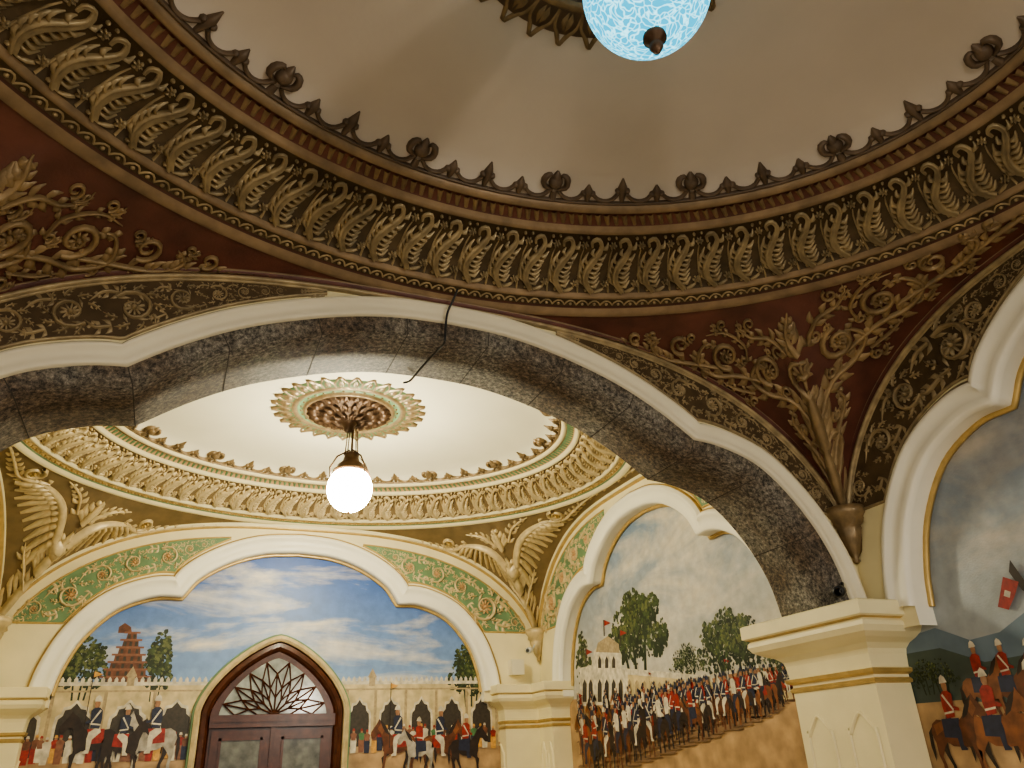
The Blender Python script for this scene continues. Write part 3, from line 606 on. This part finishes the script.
def stand(m,u,z,s,c1,c2):
    lay[0]+=1;b=.0045+.0004*(lay[0]%60)
    figp(m,u,z,s,1,b,[([(-.13,0),(-.15,.5),(-.11,.8),(.11,.8),(.15,.5),(.12,0)],c1),([(-.1,.55),(-.16,.82),(-.05,.9),(.05,.9),(.16,.82),(.1,.55)],c2),([(-.05,.88),(-.06,1.0),(.06,1.0),(.05,.88)],11),([(-.07,.97),(-.04,1.07),(.04,1.07),(.07,.97)],random.choice([12,9,17]))])
def tree(m,u0,u1,z0,z1,n=90,trunk=True):
    w=(u1-u0)/2;cx=(u0+u1)/2;h=z1-z0
    if trunk:
        for q in (-.2,.05,.25): m.poly([(cx+w*q-w*.04,z0-h*.15),(cx+w*q+w*.04,z0-h*.15),(cx+w*q*1.6+w*.03,z0+h*.4),(cx+w*q*1.6-w*.03,z0+h*.4)],.0022,4)
    lob=[(-.55,.32,.34),(.55,.3,.34),(0,.3,.36),(-.3,.62,.32),(.34,.6,.33),(.02,.86,.26),(-.1,.5,.34)]+[(random.uniform(-.7,.7),random.uniform(.2,.8),random.uniform(.2,.3)) for _ in range(5)]
    for i in range(n*4):
        k=i/(n*4);lx,lz,lr=random.choice(lob);a=random.random()*2*math.pi;r=math.sqrt(random.random())*lr
        x=cx+w*(lx*(1.15-.4*lz)+r*math.cos(a)*1.25);z=z0+h*(lz*.85+.05+r*.75*math.sin(a));q=h*(.018+.03*random.random())*(1-.3*k)
        lit=math.sin(a+.6)*.5+.5
        mi=4 if k<.4 or lit<.25 else (6 if (k>.75 and lit>.6) else 5)
        m.poly([(x+q*math.cos(b)*(.6+.7*random.random()),z+q*math.sin(b)*(.6+.7*random.random())) for b in np.linspace(0,6.28,8)[:-1]],.0024+k*.0012,mi)
def arcopen(m,u,z0,w,h,mi,hh=.003):
    P=[(-1,0),(-1,.6),(-.95,.72),(-.7,.78),(-.62,.88),(-.3,.9),(0,1),(.3,.9),(.62,.88),(.7,.78),(.95,.72),(1,.6),(1,0)]
    m.poly([(u+w*1.18*x,z0+h*1.06*z) for x,z in P],hh-.0002,12);m.poly([(u+w*x,z0+h*z) for x,z in P],hh,mi)
SK1=skymat('mural_sky_blue',(.25,.38,.60),(.035,.11,.40),(.72,.66,.56),.8,2.5,.49,.66,(.35,.5,1.5),(2.1,0,0))
Ym=D+.12;m=Mo()
def canvas(m,P,c0,half,shift=0.,low=-E+.5):
    Q=np.vstack([[-half-shift,low],[-half-shift,.85],[P[0,0]-.05,.85],offs(P,.05),[P[-1,0]+.05,.85],[half-shift,.85],[half-shift,low]]);m.poly([(x+c0+shift,z) for x,z in Q],0,0)
canvas(m,PB,XC,HX,-.06)
b=lambda px,py:onY(px,py,Ym)
zg=b(60,762)[1];zt=b(100,684)[1]
X0,X1=-1.7,4.3
m.poly([(X0,-1),(X0,zt),(X1,zt),(X1,-1)],.001,1)
m.poly([(X0,-1),(X0,zg+.05),(X1,zg+.05),(X1,-1)],.0034,3)
for px in (16,70,124,172): u,_=b(px,740);arcopen(m,u,zg,.17,.60,2)
for px in (332,358,390,421,452,482): u,_=b(px,740);arcopen(m,u,zg,.13,.60,2)
m.poly([(X0,zt-.02),(X0,zt+.02),(X1,zt+.02),(X1,zt-.02)],.0036,12);m.poly([(X0,zt-.09),(X0,zt-.07),(X1,zt-.07),(X1,zt-.09)],.0036,14)
for i in range(84):
    u=X0+.05+i*.07;m.poly([(u-.02,zt+.02),(u-.02,zt+.05),(u,zt+.08),(u+.02,zt+.05),(u+.02,zt+.02)],.0036,12)
for px in (44,98,148,200,345,374,405,436,467,497):
    u,_=b(px,740);m.poly([(u-.018,zg),(u-.018,zt-.09),(u+.018,zt-.09),(u+.018,zg)],.0037,14)
for k in range(7):
    x0,_=b(101+k*3,680);x1,_=b(148-k*3,680);z0=b(125,684-k*7.4)[1];z1=b(125,677-k*7.4)[1]
    m.poly([(x0,z0),(x0+.01,z1),(x1-.01,z1),(x1,z0)],.003,13);m.poly([(x0-.03,z1-.01),(x0-.03,z1+.012),(x1+.03,z1+.012),(x1+.03,z1-.01)],.0031,19)
    for j in range(5-k//2):
        c=x0+(x1-x0)*(j+.5)/(5-k//2);m.poly([(c-.015,z0+.01),(c-.015,z1-.02),(c+.015,z1-.02),(c+.015,z0+.01)],.0032,2)
m.poly([b(118,633),b(119,627),b(125,623),b(131,627),b(132,633)],.003,13)
def treeb(x0,x1,y0,y1,n=90): tree(m,b(x0,y1)[0],b(x1,y1)[0],b(x0,y1)[1],b(x0,y0)[1],n)
treeb(52,104,634,692,190);treeb(138,170,628,692,140);treeb(448,492,640,698,190)
for px in (372,130):
    u,z=b(px,686);m.poly([(u-.04,z),(u-.04,z+.1),(u-.06,z+.11),(u,z+.22),(u+.06,z+.11),(u+.04,z+.1),(u+.04,z)],.0038,14)
random.seed(7)
for px in list(range(8,192,7))+list(range(352,492,6)):
    u,z=b(px+random.random()*4,758);stand(m,u,zg-.03+random.random()*.03,.25+.04*random.random(),random.choice([9,12,10,19,17,12]),random.choice([9,12,19,20,13]))
for px,s,ho,cc,dd in ((86,.56,8,10,1),(148,.58,18,10,1),(118,.5,8,10,-1),(396,.56,7,10,1),(440,.56,7,10,-1),(466,.5,8,9,-1),(418,.46,18,9,1)):
    u,z=b(px,772);fig(m,u,z,s,dd,ho,cc,12,17 if px in(86,396) else None)
m.build('wall_mural',[SK1]+PAL[1:],planeY(Ym,-1),None,False)
SK2=skymat('mural_sky_cloudy',(.48,.46,.40),(.18,.26,.37),(.60,.55,.46),.9,2.6,.44,.62)
Xm=XW+.16;m=Mo();b=lambda px,py:onX(px,py,Xm);canvas(m,PR,YF,HYF,-.2)
m.poly([b(555,800),b(555,700),b(640,697),b(800,690),b(830,690),b(900,900)],.001,3)
def treer(x0,x1,y0,y1,n=110):
    a=b(x0,y1);c=b(x1,y1);tree(m,min(a[0],c[0]),max(a[0],c[0]),a[1],b((x0+x1)/2,y0)[1],n)
treer(608,674,584,674,340);treer(702,770,602,680,320);treer(578,594,626,690,60);treer(670,712,640,680,140);treer(756,806,645,692,120)
m.poly([b(622,700),b(622,672),b(800,688),b(800,700)],.0038,1);m.poly([b(622,674),b(622,668),b(800,684),b(800,689)],.0039,12)
for i in range(22):
    px=628+i*7.5;y_=676+i*.68;m.poly([b(px,698),b(px,y_+6),b(px+1.7,y_+3),b(px+3.6,y_+6),b(px+3.6,698)],.0040,14)
m.poly([b(580,706),b(580,668),b(594,665),b(594,651),b(600,643),b(618,646),b(622,655),b(622,668),b(628,671),b(628,704)],.0041,12)
m.poly([b(596,652),b(598,643),b(608,636),b(619,644),b(620,653)],.0042,14)
for px in (585,591,600,607,614,621): m.poly([b(px-2,702),b(px-2,684),b(px,679),b(px+2,684),b(px+2,702)],.0043,2)
for px in (600,607,614): m.poly([b(px-1.6,668),b(px-1.6,660),b(px,656),b(px+1.6,660),b(px+1.6,668)],.0043,2)
for px,py in ((604,636),(586,665),(620,646)): m.poly([b(px,py),b(px-.6,py-16),b(px+.6,py-16),b(px+1,py)],.0043,2);m.poly([b(px+.6,py-16),b(px+7,py-13),b(px+.6,py-10)],.0043,9)
random.seed(11);rows=[]
for r in range(7):
    t=(r/6)**1.3
    for i in range(17):
        px=580+i*(13.2-2.5*t)+random.uniform(-2,2)+r*1.5;py=716+t*64-i*(1.0+2.9*t)
        rows.append((py,px,.0112*(19+29*t-i*1.2*t)))
rows=[q for q in rows if q[1]<815];rows.sort()
for k,(py,px,hh) in enumerate(rows):
    u,z=b(px,py);lay[0]=int(k*59/len(rows))
    fig(m,u,z,max(.18,hh),-1 if random.random()<.8 else 1,random.choice([7,22,8,7,8]),random.choice([9,10,10,12,10,10]),random.choice([12,10,10]),9 if random.random()<.05 else None,front=random.random()<.6)
m.build('wall_mural',[SK2]+PAL[1:],planeX(Xm,-1),None,False)
SK3=skymat('mural_sky_stormy',(.34,.37,.38),(.10,.17,.27),(.46,.43,.38),1.0,2.4,.44,.62)
Xn=XW+.17;m=Mo();b=lambda px,py:onX(px,py,Xn);canvas(m,PR,YN,HYN,.06)
m.poly([b(900,790),b(900,640),b(935,628),b(970,640),b(1000,632),b(1040,600),b(1090,620),b(1400,640),b(1400,900)],.001,16)
m.poly([b(900,790),b(900,655),b(940,648),b(985,662),b(1024,655),b(1100,662),b(1400,680),b(1400,900)],.0015,15)
m.poly([b(900,820),b(900,705),b(960,700),b(1100,712),b(1400,740),b(1400,1000)],.002,3)
random.seed(5)
for px,py,s in ((1130,720,.36),(1085,718,.36),(1050,716,.36),(1020,714,.36),(992,714,.36),(1200,775,.5),(1120,772,.5),(1060,770,.48),(1010,768,.46),(966,766,.44)):
    u,z=b(px,py);fig(m,u,z-.05,s,1,random.choice([7,22,7]),9,12,None)
m.poly([b(1013,560),b(1012,572),b(1025,590),b(1040,598)],.03,8)
m.poly([b(1006,577),b(1004,590),b(1001,607),b(1012,610),b(1018,596),b(1022,582)],.0305,9);m.poly([b(1008,590),b(1007,596),b(1013,598),b(1014,592)],.031,12)
for px in (930,945,1070,1140):
    u,z=b(px,690);tree(m,u-.15,u+.15,z,z+.22,60)
m.build('wall_mural',[SK3]+PAL[1:],planeX(Xn,-1),None,False)
m=Mo();canvas(m,PR,YF,HYF,-.1);m.build('wall_mural',[SK2],planeX(XL-.16,1),None,False)
# ------------------------------------------------------------ light
w=bpy.data.worlds.new('world');bpy.context.scene.world=w;w.use_nodes=True
w.node_tree.nodes['Background'].inputs[0].default_value=(1,.95,.87,1);w.node_tree.nodes['Background'].inputs[1].default_value=.95
try: bpy.context.scene.view_settings.look='AgX - Medium High Contrast'
except Exception as ex: print(ex)
print('done')
